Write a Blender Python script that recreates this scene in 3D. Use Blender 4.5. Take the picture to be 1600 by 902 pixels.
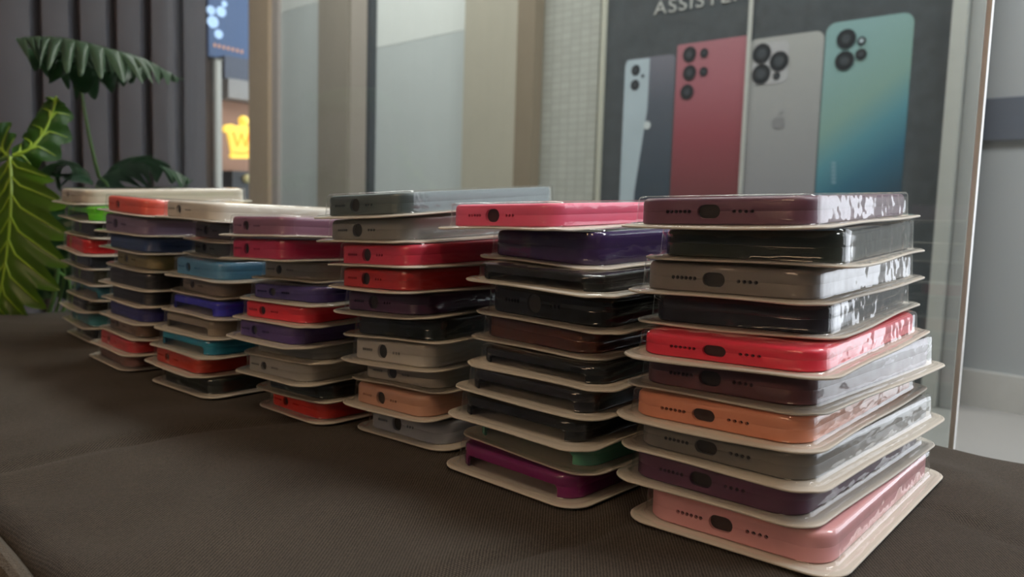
import bpy, bmesh, math, random
from mathutils import Vector, Matrix
random.seed(7)
for o in list(bpy.data.objects): bpy.data.objects.remove(o)
scene = bpy.context.scene
C = scene.collection
R = math.radians

# ------------------------------------------------------------------ camera
H,PIT,ROL,FPX=0.13715,0.098382,0.030698,1233.617
LD=0.17376
fw = Vector((0, math.cos(PIT), -math.sin(PIT))); up0 = Vector((0, math.sin(PIT), math.cos(PIT))); rt0 = Vector((1, 0, 0))
RT = math.cos(ROL)*rt0 + math.sin(ROL)*up0
UP = -math.sin(ROL)*rt0 + math.cos(ROL)*up0
EYE = Vector((0, 0, H))
cam = bpy.data.objects.new('camera', bpy.data.cameras.new('camera')); C.objects.link(cam)
cam.matrix_world = Matrix(((RT.x, UP.x, -fw.x, EYE.x), (RT.y, UP.y, -fw.y, EYE.y), (RT.z, UP.z, -fw.z, EYE.z), (0, 0, 0, 1)))
cam.data.sensor_width = 36; cam.data.lens = FPX/1600*36
cam.data.clip_start = .01; cam.data.clip_end = 60
cam.data.dof.use_dof = True; cam.data.dof.focus_distance = .38; cam.data.dof.aperture_fstop = 12.5
scene.camera = cam

# room axes: u runs along the bench and the glass partition, v goes away from the camera
A44 = R(44)
EU = Vector((math.cos(A44), -math.sin(A44), 0)); EV = Vector((math.sin(A44), math.cos(A44), 0))
def W(u, v, z): return EU*u + EV*v + Vector((0, 0, z))
def ray(px, py): return fw*FPX + RT*(px-800) - UP*(py-451)
def at_v(px, py, v):            # the point of the plane v = const seen at a pixel, as (u, z)
    d = ray(px, py); t = v/d.dot(EV); p = EYE + d*t
    return p.dot(EU), p.z
def at_u(px, py, u):
    d = ray(px, py); t = u/d.dot(EU); p = EYE + d*t
    return p.dot(EV), p.z
def at_d(px, py, dist):
    return EYE + ray(px, py).normalized()*dist

# ------------------------------------------------------------------ light
world = bpy.data.worlds.new('world'); scene.world = world; world.use_nodes = True
wb = world.node_tree.nodes['Background']; wb.inputs[0].default_value = (.88, .93, 1, 1); wb.inputs[1].default_value = 3.1
def area(name, u, v, z, su, sv, power, col, rot=None, spread=None):
    l = bpy.data.lights.new(name, 'AREA'); l.shape = 'RECTANGLE'; l.size = su; l.size_y = sv; l.energy = power; l.color = col
    o = bpy.data.objects.new(name, l); C.objects.link(o); o.location = W(u, v, z)
    o.rotation_euler = rot or (0, 0, -A44)
    if spread: l.spread = spread
    return o
CEIL = 2.2; FLOOR = at_v(1560, 640, 2.40)[1]
LAMPS = [('corridor_lamp', -2.9, 1.45, 1.5, .5, 34, (1, .97, .92)), ('corridor_lamp', -.9, 1.45, 1.5, .5, 34, (1, .97, .92)), ('corridor_lamp', 1.0, 1.55, 1.5, .5, 40, (.95, .97, 1))]
SPOTS = [(.15, -.1), (.55, -.45), (.1, -1.0)]
vs = scene.view_settings
vs.view_transform = 'Standard'; vs.look = 'None'; vs.gamma = 1; vs.use_curve_mapping = False; vs.exposure = 0.0
scene.cycles.transparent_max_bounces = 40
scene.cycles.sample_clamp_indirect = 4

# ------------------------------------------------------------------ materials
def nm(name):
    m = bpy.data.materials.new(name); m.use_nodes = True
    nt = m.node_tree; return m, nt, nt.nodes['Principled BSDF']
def N(nt, t, **kw):
    n = nt.nodes.new(t)
    for k, v in kw.items(): n.inputs[k].default_value = v
    return n
def mat(name, col, rough=.5, metal=0, var=.06, scale=30, bump=0, spec=.5, sss=0, coat=0):
    m, nt, b = nm(name)
    tc = nt.nodes.new('ShaderNodeTexCoord'); no = N(nt, 'ShaderNodeTexNoise', Scale=scale, Detail=3.)
    nt.links.new(tc.outputs['Object'], no.inputs['Vector'])
    mx = nt.nodes.new('ShaderNodeMix'); mx.data_type = 'RGBA'
    mx.inputs[6].default_value = tuple(c*(1-var) for c in col)+(1,); mx.inputs[7].default_value = tuple(min(1, c*(1+var)) for c in col)+(1,)
    nt.links.new(no.outputs[0], mx.inputs[0]); nt.links.new(mx.outputs[2], b.inputs['Base Color'])
    b.inputs['Roughness'].default_value = rough; b.inputs['Metallic'].default_value = metal; b.inputs['Specular IOR Level'].default_value = spec
    if coat: b.inputs['Coat Weight'].default_value = coat; b.inputs['Coat Roughness'].default_value = .08
    if bump:
        bp = N(nt, 'ShaderNodeBump', Strength=bump, Distance=.002); nt.links.new(no.outputs[0], bp.inputs['Height']); nt.links.new(bp.outputs[0], b.inputs['Normal'])
    return m
def emit(name, col, s):
    m, nt, b = nm(name); b.inputs['Base Color'].default_value = col+(1,)
    b.inputs['Emission Color'].default_value = col+(1,); b.inputs['Emission Strength'].default_value = s
    return m
def film(name, milk=.008, rough=.06, bump=.3, scale=42, tint=(1, 1, 1), ior=1.5):
    m, nt, b = nm(name); nt.nodes.remove(b); out = nt.nodes['Material Output']
    tr = N(nt, 'ShaderNodeBsdfTransparent', Color=tint+(1,)); gl = N(nt, 'ShaderNodeBsdfGlossy', Roughness=rough); gl.inputs['Color'].default_value = (1, 1, 1, 1)
    df = N(nt, 'ShaderNodeBsdfDiffuse', Color=(.9, .9, .88, 1)); fr = N(nt, 'ShaderNodeFresnel', IOR=ior)
    ge = nt.nodes.new('ShaderNodeNewGeometry'); mr = nt.nodes.new('ShaderNodeMapRange'); mr.inputs[3].default_value = ior; mr.inputs[4].default_value = 1/ior   # the same index from both sides of the sheet
    nt.links.new(ge.outputs['Backfacing'], mr.inputs[0]); nt.links.new(mr.outputs[0], fr.inputs['IOR'])
    m1 = N(nt, 'ShaderNodeMixShader', Fac=milk); m2 = nt.nodes.new('ShaderNodeMixShader')
    nt.links.new(tr.outputs[0], m1.inputs[1]); nt.links.new(df.outputs[0], m1.inputs[2])
    nt.links.new(fr.outputs[0], m2.inputs[0]); nt.links.new(m1.outputs[0], m2.inputs[1]); nt.links.new(gl.outputs[0], m2.inputs[2])
    nt.links.new(m2.outputs[0], out.inputs[0])
    if bump:
        tc = nt.nodes.new('ShaderNodeTexCoord'); mp = nt.nodes.new('ShaderNodeMapping'); mp.inputs['Scale'].default_value = (1, 1, 1.6)
        no = N(nt, 'ShaderNodeTexNoise', Scale=scale, Detail=2.); bp = N(nt, 'ShaderNodeBump', Strength=bump, Distance=.004)
        nt.links.new(tc.outputs['Object'], mp.inputs[0]); nt.links.new(mp.outputs[0], no.inputs['Vector'])
        nt.links.new(no.outputs[0], bp.inputs['Height'])
        for s in (gl, fr): nt.links.new(bp.outputs[0], s.inputs['Normal'])
    return m
M = {}
M['card'] = mat('cream_card', (.67, .62, .54), .6, var=.04, scale=40)
M['blister'] = film('clear_blister_plastic')
M['rim'] = film('clear_rim_plastic', milk=.25, rough=.15)
M['hole'] = mat('hole_shade', (.012, .010, .012), .5)  # near-black colour carries the shade inside the small holes
M['wallroom'] = mat('room_wall_paint', (.075, .066, .058), .8)
M['slat'] = mat('dark_slat', (.11, .10, .112), .55, var=.08, scale=12)
M['slatgap'] = mat('slat_backing', (.15, .145, .17), .8)
M['floor'] = mat('corridor_floor', (.27, .27, .26), .25, var=.05, scale=3)
M['ceil'] = mat('ceiling_paint', (.5, .5, .5), .9)
M['wallpale'] = mat('corridor_wall_paint', (.34, .37, .38), .5, var=.03, scale=4)
M['band'] = mat('dark_band_paint', (.10, .12, .15), .5)
M['white'] = mat('white_paint', (.72, .73, .71), .4)
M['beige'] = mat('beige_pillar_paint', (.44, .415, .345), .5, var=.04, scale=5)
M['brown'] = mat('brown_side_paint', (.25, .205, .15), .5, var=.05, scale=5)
M['taupe'] = mat('taupe_frame', (.30, .27, .23), .45, var=.06, scale=6)
M['taupe2'] = mat('light_taupe_frame', (.42, .38, .34), .4, var=.06, scale=6)
M['gasket'] = mat('dark_gasket', (.06, .07, .08), .5)
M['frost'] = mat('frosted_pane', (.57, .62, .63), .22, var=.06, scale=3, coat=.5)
M['frost_reflect'] = mat('frosted_pane_reflection', (.74, .78, .77), .3, var=.04, scale=3)  # paler colour stands in for a reflection in the upper glass
M['alu'] = mat('brushed_aluminium', (.50, .51, .49), .4, metal=.1)
M['black'] = mat('black_plastic', (.02, .02, .022), .4)
M['piping'] = mat('fabric_piping', (.085, .068, .052), .9, bump=.5, scale=900)

def tiles():
    m, nt, b = nm('small_white_tiles'); tc = nt.nodes.new('ShaderNodeTexCoord')
    mp = nt.nodes.new('ShaderNodeMapping'); mp.inputs['Rotation'].default_value = (R(90), 0, 0)
    br = nt.nodes.new('ShaderNodeTexBrick'); br.offset = 0; br.inputs['Color1'].default_value = (.41, .42, .39, 1); br.inputs['Color2'].default_value = (.45, .46, .43, 1)
    br.inputs['Mortar'].default_value = (.34, .35, .32, 1); br.inputs['Scale'].default_value = 1; br.inputs['Mortar Size'].default_value = .0016
    br.inputs['Brick Width'].default_value = .032; br.inputs['Row Height'].default_value = .026
    nt.links.new(tc.outputs['Object'], mp.inputs[0]); nt.links.new(mp.outputs[0], br.inputs[0]); nt.links.new(br.outputs[0], b.inputs['Base Color'])
    bp = N(nt, 'ShaderNodeBump', Strength=.5, Distance=.003); bp.invert = True; nt.links.new(br.outputs[1], bp.inputs['Height']); nt.links.new(bp.outputs[0], b.inputs['Normal'])
    b.inputs['Roughness'].default_value = .12
    return m
M['tile'] = tiles()
def fabric():
    m, nt, b = nm('brown_woven_fabric'); tc = nt.nodes.new('ShaderNodeTexCoord')
    mp = nt.nodes.new('ShaderNodeMapping'); mp.inputs['Rotation'].default_value = (0, 0, R(4)); nt.links.new(tc.outputs['Object'], mp.inputs[0])
    no = N(nt, 'ShaderNodeTexNoise', Scale=600., Detail=2.); nt.links.new(tc.outputs['Object'], no.inputs['Vector'])
    big = N(nt, 'ShaderNodeTexNoise', Scale=14., Detail=4.); nt.links.new(tc.outputs['Object'], big.inputs['Vector'])
    w1 = nt.nodes.new('ShaderNodeTexWave'); w1.inputs['Scale'].default_value = 250; w1.inputs['Distortion'].default_value = 1.6; w1.inputs['Detail Scale'].default_value = 3
    w2 = nt.nodes.new('ShaderNodeTexWave'); w2.bands_direction = 'Y'; w2.inputs['Scale'].default_value = 330; w2.inputs['Distortion'].default_value = 1.6
    for w in (w1, w2): nt.links.new(mp.outputs[0], w.inputs['Vector'])
    mu = nt.nodes.new('ShaderNodeMath'); mu.operation = 'MULTIPLY'; nt.links.new(w1.outputs['Fac'], mu.inputs[0]); nt.links.new(w2.outputs['Fac'], mu.inputs[1])
    ad = nt.nodes.new('ShaderNodeMath'); ad.operation = 'MULTIPLY_ADD'; ad.inputs[1].default_value = .5; nt.links.new(no.outputs[0], ad.inputs[0]); nt.links.new(mu.outputs[0], ad.inputs[2])
    cr = nt.nodes.new('ShaderNodeValToRGB'); cr.color_ramp.elements[0].position = .22; cr.color_ramp.elements[0].color = (.028, .0225, .0172, 1)
    cr.color_ramp.elements[1].position = 1.0; cr.color_ramp.elements[1].color = (.126, .100, .076, 1); nt.links.new(ad.outputs[0], cr.inputs[0])
    mx = nt.nodes.new('ShaderNodeMix'); mx.data_type = 'RGBA'; mx.blend_type = 'MULTIPLY'; mx.inputs[0].default_value = .35
    nt.links.new(cr.outputs[0], mx.inputs[6]); nt.links.new(big.outputs[0], mx.inputs[7]); nt.links.new(mx.outputs[2], b.inputs['Base Color'])
    bp = N(nt, 'ShaderNodeBump', Strength=.6, Distance=.0006); nt.links.new(ad.outputs[0], bp.inputs['Height']); nt.links.new(bp.outputs[0], b.inputs['Normal'])
    b.inputs['Roughness'].default_value = .95; b.inputs['Specular IOR Level'].default_value = .15; b.inputs['Sheen Weight'].default_value = .08; b.inputs['Sheen Roughness'].default_value = .5
    return m
M['fabric'] = fabric()

# ------------------------------------------------------------------ helpers
def obj(name, bm_or_mesh, m, parent=None, origin=None, smooth=True, angle=35):
    if isinstance(bm_or_mesh, bmesh.types.BMesh):
        me = bpy.data.meshes.new(name); bmesh.ops.recalc_face_normals(bm_or_mesh, faces=bm_or_mesh.faces[:]); bm_or_mesh.to_mesh(me); bm_or_mesh.free()
    else: me = bm_or_mesh
    if origin is not None: me.transform(Matrix.Translation(-origin))
    if smooth:
        for p in me.polygons: p.use_smooth = True
        me.set_sharp_from_angle(angle=R(angle))
    me.materials.clear(); me.materials.append(m)
    o = bpy.data.objects.new(name, me); C.objects.link(o)
    if parent is not None: o.parent = parent
    elif origin is not None: o.location = origin
    return o
def thing(name, label, cat, loc, rotz=0, group=None):
    o = bpy.data.objects.new(name, None); C.objects.link(o); o.empty_display_size = .02
    o.location = loc; o.rotation_euler = (0, 0, rotz); o['label'] = label; o['category'] = cat
    if group: o['group'] = group
    return o
def tag(o, label, cat, group=None):
    o['label'] = label; o['category'] = cat
    if group: o['group'] = group
    return o
def box(bm, u0, u1, v0, v1, z0, z1, bev=0, f=None):
    g = f or W
    before = set(bm.verts)
    vs_ = [bm.verts.new(g(u, v, z)) for z in (z0, z1) for v in (v0, v1) for u in (u0, u1)]
    for q in ((0, 1, 3, 2), (4, 6, 7, 5), (0, 4, 5, 1), (2, 3, 7, 6), (0, 2, 6, 4), (1, 5, 7, 3)): bm.faces.new([vs_[i] for i in q])
    if bev:
        es = {e for v in vs_ for e in v.link_edges}
        bmesh.ops.bevel(bm, geom=list(es), offset=bev, segments=2, affect='EDGES', profile=.6)
    return bm
def bx(*a, **k): return box(bmesh.new(), *a, **k)
def loc_(x, y, z): return Vector((x, y, z))
def uvf(root):      # coordinates relative to a thing whose empty stands unrotated at root
    return lambda u, v, z: W(u, v, z) - root
def struct(name, bm, m, **k):
    o = obj(name, bm, m, smooth=False, **k); o['kind'] = 'structure'; return o
def poly_prism(bm, pts, place, d):      # pts 2-D outline, place(a, b, depth) -> Vector
    n = len(pts); f0 = [bm.verts.new(place(a, b, 0)) for a, b in pts]; f1 = [bm.verts.new(place(a, b, d)) for a, b in pts]
    bm.faces.new(f0); bm.faces.new(f1[::-1])
    for i in range(n): bm.faces.new((f0[i], f0[(i+1) % n], f1[(i+1) % n], f1[i]))
def tube(bm, pts, r, seg=8, taper=1.0):
    rings = []; n = len(pts)
    for i, p in enumerate(pts):
        p = Vector(p); t = (Vector(pts[min(i+1, n-1)]) - Vector(pts[max(i-1, 0)])).normalized()
        a = t.orthogonal().normalized() if i == 0 else (prev - t*prev.dot(t)).normalized()
        prev = a; b = t.cross(a); rr = r*(1+(taper-1)*i/max(1, n-1))
        rings.append([bm.verts.new(p + (a*math.cos(2*math.pi*k/seg)+b*math.sin(2*math.pi*k/seg))*rr) for k in range(seg)])
    for A, B in zip(rings, rings[1:]):
        for k in range(seg): bm.faces.new((A[k], A[(k+1) % seg], B[(k+1) % seg], B[k]))
    bm.faces.new(rings[0][::-1]); bm.faces.new(rings[-1])
def rrect(w, l, r, ns=1, nc=6, nl=1):   # centred rounded rectangle, front edge y=-l/2 first, counter-clockwise
    pts = []
    for (cx, cy, a0), (n_) in zip(((w/2-r, -l/2+r, -90), (w/2-r, l/2-r, 0), (-w/2+r, l/2-r, 90), (-w/2+r, -l/2+r, 180)), (nl, ns, nl, ns)):
        arc = [(cx+r*math.cos(R(a0+90*k/nc)), cy+r*math.sin(R(a0+90*k/nc))) for k in range(nc+1)]
        pts += arc
        # straight run to the next corner
        a1 = a0+90
        nx = {0: (w/2, l/2-r), 90: (-w/2+r, l/2), 180: (-w/2, -l/2+r), 270: (w/2-r, -l/2)}[a1]
        x0, y0 = arc[-1]
        for k in range(1, n_): pts.append((x0+(nx[0]-x0)*k/n_, y0+(nx[1]-y0)*k/n_))
    return pts
def loft(bm, rings, cap0=True, cap1=True):
    rv = [[bm.verts.new(p) for p in r] for r in rings]; n = len(rv[0])
    for A, B in zip(rv, rv[1:]):
        for k in range(n): bm.faces.new((A[k], A[(k+1) % n], B[(k+1) % n], B[k]))
    if cap0: bm.faces.new(rv[0][::-1])
    if cap1: bm.faces.new(rv[-1])
    return rv

# ------------------------------------------------------------------ packs data (measured from the photograph)
WS={'A': 0.09625, 'B': 0.09265, 'C': 0.0807, 'D': 0.08056, 'E': 0.09227, 'F': 0.09684, 'G': 0.10025}

PK={
    'A':[(0.1370,0.4052,-0.6811,0.13573,0.0285,0.0413),
         (0.1474,0.4102,-0.6301,0.11942,0.0083,0.0236),
         (0.1426,0.4081,-0.6958,0.10392,0.0196,0.0234),
         (0.1466,0.4127,-0.6552,0.08842,0.0229,0.0169),
         (0.1384,0.3884,-0.6826,0.07620,0.0259,0.0132),
         (0.1450,0.3944,-0.7676,0.05974,0.0289,0.0030),
         (0.1374,0.3884,-0.7098,0.04684,0.0185,0.0064),
         (0.1418,0.3839,-0.7615,0.03331,0.0140,0.0091),
         (0.1397,0.3854,-0.7467,0.01830,0.0135,0.0073),
         (0.1438,0.3769,-0.7035,0.00300,0.0088,0.0061),],
    'B':[(0.0446,0.4790,-0.7457,0.13008,0.0278,0.0352),
         (0.0696,0.4839,-0.7821,0.11260,-0.0231,0.0352),
         (0.0598,0.4603,-0.6672,0.09933,-0.0214,0.0061),
         (0.0658,0.4658,-0.6702,0.08304,-0.0259,0.0275),
         (0.0650,0.4718,-0.7340,0.06799,-0.0155,0.0269),
         (0.0621,0.4547,-0.6697,0.05575,-0.0258,0.0090),
         (0.0562,0.4488,-0.6618,0.04242,-0.0239,0.0032),
         (0.0537,0.4433,-0.6874,0.02907,-0.0185,-0.0006),
         (0.0639,0.4483,-0.7548,0.01526,-0.0159,-0.0019),
         (0.0549,0.4429,-0.7317,0.00095,-0.0101,-0.0013),],
    'C':[(-0.0432,0.5235,-0.6071,0.13569,0.0492,0.0637),
         (-0.0420,0.5243,-0.6009,0.11866,0.0446,0.0307),
         (-0.0301,0.5127,-0.6843,0.10396,0.0436,0.0163),
         (-0.0284,0.5104,-0.7175,0.08950,0.0328,0.0061),
         (-0.0292,0.5196,-0.6382,0.07479,0.0388,0.0022),
         (-0.0265,0.5234,-0.5559,0.06029,0.0256,-0.0007),
         (-0.0259,0.5236,-0.6087,0.04468,0.0226,0.0029),
         (-0.0199,0.5311,-0.6296,0.03073,0.0150,-0.0014),
         (-0.0216,0.5210,-0.6950,0.01610,0.0068,-0.0023),
         (-0.0135,0.5222,-0.6621,0.00050,-0.0002,0.0004),],
    'D':[(-0.1166,0.5704,-0.6739,0.11325,0.0241,-0.0269),
         (-0.1165,0.5708,-0.6756,0.10032,0.0280,0.0009),
         (-0.1008,0.5877,-0.6608,0.08721,0.0183,0.0114),
         (-0.1056,0.5688,-0.5255,0.07503,0.0081,0.0040),
         (-0.1080,0.5664,-0.5947,0.06230,0.0069,0.0053),
         (-0.1100,0.5634,-0.6477,0.04932,0.0005,0.0070),
         (-0.1026,0.5722,-0.5774,0.03783,0.0133,0.0008),
         (-0.1048,0.5666,-0.6530,0.02494,0.0011,0.0025),
         (-0.0929,0.5728,-0.6554,0.01253,0.0032,0.0021),
         (-0.0887,0.5710,-0.7282,-0.00047,0.0013,0.0040),],
    'E':[(-0.1867,0.6377,-0.7158,0.12217,-0.0230,-0.0148),
         (-0.1708,0.6514,-0.7507,0.10829,-0.0023,0.0044),
         (-0.1728,0.6548,-0.7951,0.09518,-0.0081,-0.0038),
         (-0.1809,0.6405,-0.7309,0.08093,-0.0075,0.0061),
         (-0.1792,0.6471,-0.7839,0.06746,-0.0053,0.0042),
         (-0.1824,0.6377,-0.7327,0.05421,-0.0061,0.0018),
         (-0.1866,0.6340,-0.7024,0.04072,-0.0043,0.0015),
         (-0.1889,0.6315,-0.7018,0.02756,-0.0017,-0.0000),
         (-0.1933,0.6316,-0.7460,0.01391,-0.0025,0.0005),
         (-0.1860,0.6289,-0.7016,0.00029,-0.0015,0.0011),],
    'F':[(-0.2643,0.7038,-0.7304,0.12229,-0.0418,-0.0347),
         (-0.2666,0.7034,-0.7043,0.10839,-0.0186,-0.0038),
         (-0.2640,0.7054,-0.7153,0.09480,-0.0198,-0.0003),
         (-0.2592,0.7072,-0.7532,0.08103,-0.0214,0.0030),
         (-0.2646,0.7047,-0.6972,0.06643,-0.0191,0.0112),
         (-0.2613,0.7022,-0.7584,0.05334,-0.0089,0.0065),
         (-0.2623,0.6998,-0.7603,0.03967,-0.0078,0.0062),
         (-0.2641,0.7017,-0.7911,0.02688,-0.0033,0.0026),
         (-0.2705,0.6988,-0.7887,0.01395,-0.0020,0.0003),
         (-0.2746,0.7047,-0.8035,0.00084,0.0018,-0.0008),],
    'G':[(-0.3739,0.8271,-0.7922,0.13524,-0.0213,0.0473),
         (-0.3593,0.8104,-0.8055,0.11789,-0.0444,0.0207),
         (-0.3540,0.8122,-0.7969,0.10274,-0.0373,0.0184),
         (-0.3598,0.8066,-0.8373,0.08738,-0.0456,0.0182),
         (-0.3566,0.8089,-0.8230,0.07300,-0.0309,0.0102),
         (-0.3533,0.8080,-0.8049,0.05768,-0.0219,0.0113),
         (-0.3518,0.8086,-0.8024,0.04346,-0.0215,0.0063),
         (-0.3621,0.8116,-0.8591,0.03036,-0.0047,-0.0012),
         (-0.3595,0.8134,-0.8339,0.01561,-0.0046,-0.0011),
         (-0.3579,0.8188,-0.8198,0.00100,-0.0027,-0.0016),],
}
# colour, finish, case kind, short colour words
K = {
'A': [((.145, .062, .10), 's', 'pro', 'dusky mauve'), ((.035, .045, .040), 'g', 'plain', 'black green'), ((.24, .215, .20), 's', 'pro', 'taupe grey'), ((.022, .025, .038), 'g', 'plain', 'near-black navy'),
      ((.80, .035, .075), 's', 'pro', 'bright red'), ((.115, .040, .048), 's', 'pro', 'dark maroon'), ((.82, .33, .20), 's', 'pro', 'coral orange'), ((.21, .20, .185), 's', 'pro', 'mid grey'),
      ((.105, .035, .085), 's', 'pro', 'dark purple'), ((.80, .40, .42), 's', 'pro', 'soft pink')],
'B': [((.92, .13, .25), 's', 'pin', 'hot pink'), ((.050, .028, .115), 'g', 'plain', 'dark indigo'), ((.012, .014, .015), 'g', 'open', 'glossy black'), ((.010, .012, .012), 'g', 'round', 'black'),
      ((.090, .030, .016), 'g', 'plain', 'dark brown'), ((.012, .014, .015), 'g', 'open', 'black'), ((.016, .016, .020), 'g', 'open', 'shiny black'), ((.010, .011, .012), 'g', 'open', 'jet black'),
      ((.10, .35, .24), 'g', 'open', 'mint green'), ((.20, .018, .13), 'g', 'open', 'glossy plum')],
'C': [((.075, .105, .11), 's', 'round', 'slate teal'), ((.33, .33, .31), 's', 'round', 'light grey'), ((.62, .035, .085), 's', 'round', 'crimson pink'), ((.52, .020, .022), 's', 'round', 'deep red'),
      ((.065, .018, .065), 's', 'round', 'dark purple'), ((.012, .018, .018), 'g', 'plain', 'black'), ((.72, .69, .63), 's', 'round', 'off-white'), ((.50, .47, .41), 's', 'round', 'putty grey'),
      ((.66, .36, .25), 's', 'round', 'beige pink'), ((.34, .38, .46), 's', 'round', 'pale blue grey')],
'D': [((.26, .12, .19), 's', 'square', 'mauve'), ((.60, .028, .12), 's', 'square', 'magenta'), ((.50, .45, .38), 's', 'square', 'cream'), ((.060, .045, .19), 'g', 'square', 'navy violet'),
      ((.85, .03, .055), 's', 'square', 'bright red'), ((.080, .045, .20), 'g', 'square', 'indigo'), ((.33, .33, .30), 's', 'plain', 'clear grey'), ((.48, .47, .43), 's', 'square', 'light grey'),
      ((.012, .018, .018), 'g', 'plain', 'black'), ((.60, .025, .018), 's', 'square', 'red')],
'E': [((.68, .62, .54), 's', 'square', 'cream white'), ((.045, .038, .060), 's', 'square', 'dark slate violet'), ((.050, .062, .068), 's', 'square', 'charcoal'), ((.085, .27, .48), 's', 'square', 'sky blue'),
      ((.26, .21, .17), 's', 'square', 'brown grey'), ((.030, .030, .42), 'g', 'open', 'royal blue'), ((.34, .29, .23), 'g', 'open', 'smoky grey'), ((.03, .33, .55), 'g', 'open', 'cyan blue'),
      ((.58, .045, .02), 's', 'square', 'brick red'), ((.012, .018, .018), 'g', 'plain', 'black')],
'F': [((.75, .11, .075), 's', 'square', 'coral red'), ((.22, .16, .27), 's', 'square', 'lilac'), ((.035, .075, .22), 's', 'plain', 'cobalt blue'), ((.28, .24, .10), 's', 'square', 'olive'),
      ((.012, .012, .016), 's', 'plain', 'black'), ((.010, .010, .013), 's', 'plain', 'jet black'), ((.020, .022, .17), 's', 'plain', 'navy blue'), ((.18, .10, .06), 's', 'square', 'brown'),
      ((.50, .035, .045), 's', 'square', 'crimson'), ((.19, .09, .08), 's', 'plain', 'reddish brown')],
'G': [((.66, .58, .48), 's', 'square', 'cream'), ((.11, .52, .02), 'g', 'open', 'lime green'), ((.012, .014, .014), 'g', 'plain', 'black'), ((.62, .022, .028), 'g', 'plain', 'cherry red'),
      ((.020, .030, .055), 'g', 'plain', 'dark navy'), ((.055, .058, .035), 'g', 'plain', 'dark olive'), ((.03, .16, .24), 'g', 'open', 'dark teal'), ((.020, .022, .014), 'g', 'plain', 'black olive'),
      ((.05, .24, .30), 'g', 'plain', 'teal'), ((.010, .012, .014), 'g', 'plain', 'black')],
}
WHERE = {'A': 'the rightmost, nearest stack', 'B': 'the second stack from the right', 'C': 'the third stack from the right', 'D': 'the middle stack',
         'E': 'the third stack from the left', 'F': 'the second stack from the left', 'G': 'the leftmost, farthest stack'}
ORD = ['topmost', 'second from top', 'third from top', 'fourth from top', 'fifth from top', 'sixth from top', 'fourth from bottom', 'third from bottom', 'second from bottom', 'lowest']

# ------------------------------------------------------------------ room shell
VG = .585; VB = 2.30; VR = 2.40
struct('floor', bx(-6.2, 3.0, -2.2, VR+2.2, FLOOR-.05, FLOOR), M['floor'])
cb = bmesh.new(); box(cb, -6.2, 3.0, -2.2, VR, CEIL, CEIL+.05)
struct('ceiling', cb, M['ceil'])
struct('wall_front', bx(-1.6, 3.0, -2.25, -2.2, FLOOR, CEIL), M['wallroom'])
struct('wall_right', bx(3.0, 3.05, -2.2, VR, FLOOR, CEIL), M['wallroom'])
struct('wall_left', bx(-1.50, -1.435, -2.2, .655, FLOOR, CEIL), M['slatgap'])
struct('wall_far_left', bx(-6.25, -6.2, .6, VR+.4, FLOOR, CEIL), M['wallroom'])
struct('wall_corridor', bx(-6.2, -1.50, .60, .655, FLOOR, CEIL), M['wallroom'])

# back wall of the corridor to the right of the poster: plain, a dark band, white skirting, then the daylight doorway
uP = at_v(1500, 300, VB)[0]
U0, U1 = .17, 2.6
wb_ = bmesh.new()
box(wb_, uP-.3, U0, VR, VR+.06, FLOOR, CEIL); box(wb_, U1, 3.0, VR, VR+.06, FLOOR, CEIL); box(wb_, U0, U1, VR, VR+.06, 1.75, CEIL)
struct('wall_back', wb_, M['wallpale'])
zb0 = at_v(1575, 219, VR)[1]; zb1 = at_v(1575, 153, VR)[1]
struct('trim_1', bx(uP-.3, U0-.04, VR-.012, VR-.0005, zb0, zb1), M['band'])
struct('baseboard_back', bx(uP-.3, U0-.04, VR-.02, VR-.0005, FLOOR, at_v(1575, 585, VR)[1]), mat('grey_skirting', (.46, .47, .45), .4))
wf = bmesh.new()
for u in (U0, (U0+U1)/2-.025, U1-.05): box(wf, u, u+.05, VR-.01, VR+.07, FLOOR, 1.75)
for z in (FLOOR, 1.70): box(wf, U0, U1, VR-.012, VR+.072, z, z+.05)
win = struct('window_1', wf, M['alu'])
gp = obj('pane', bx(U0+.05, U1-.05, VR+.03, VR+.034, FLOOR+.05, 1.70), film('window_glass', milk=.0, rough=.0, bump=0), win, smooth=False)
# ground outside the daylight window
struct('trim_2', bx(-1, 4, VR+.1, VR+2.2, FLOOR-.049, FLOOR+.002), M['white'])

# lamps
def ceil_lamp(u, v, su, sv, power, col, label):
    root = W(u, v, CEIL-.05); f = uvf(root)
    t = thing('ceiling_light', label, 'ceiling light', root, group='ceiling lights above the corridor')
    fr = bmesh.new()
    for a in ((u-su/2-.03, u-su/2, v-sv/2-.03, v+sv/2+.03), (u+su/2, u+su/2+.03, v-sv/2-.03, v+sv/2+.03), (u-su/2, u+su/2, v-sv/2-.03, v-sv/2), (u-su/2, u+su/2, v+sv/2, v+sv/2+.03)):
        box(fr, *a, CEIL-.05, CEIL-.001, f=f)
    obj('frame', fr, M['white'], t, smooth=False)
    obj('diffuser', bx(u-su/2, u+su/2, v-sv/2, v+sv/2, CEIL-.03, CEIL-.02, f=f), emit('lamp_diffuser', (1, .97, .93), 3.0), t, smooth=False)
    area('ceiling_light_glow', u, v, CEIL-.052, su, sv, power, col)
for i, (nme, u, v, su, sv, p, col) in enumerate(LAMPS):
    ceil_lamp(u, v, su, sv, p, col, ['long ceiling light over the far left of the corridor', 'long ceiling light over the corridor before the poster', 'long ceiling light over the right of the corridor'][i])
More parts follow.
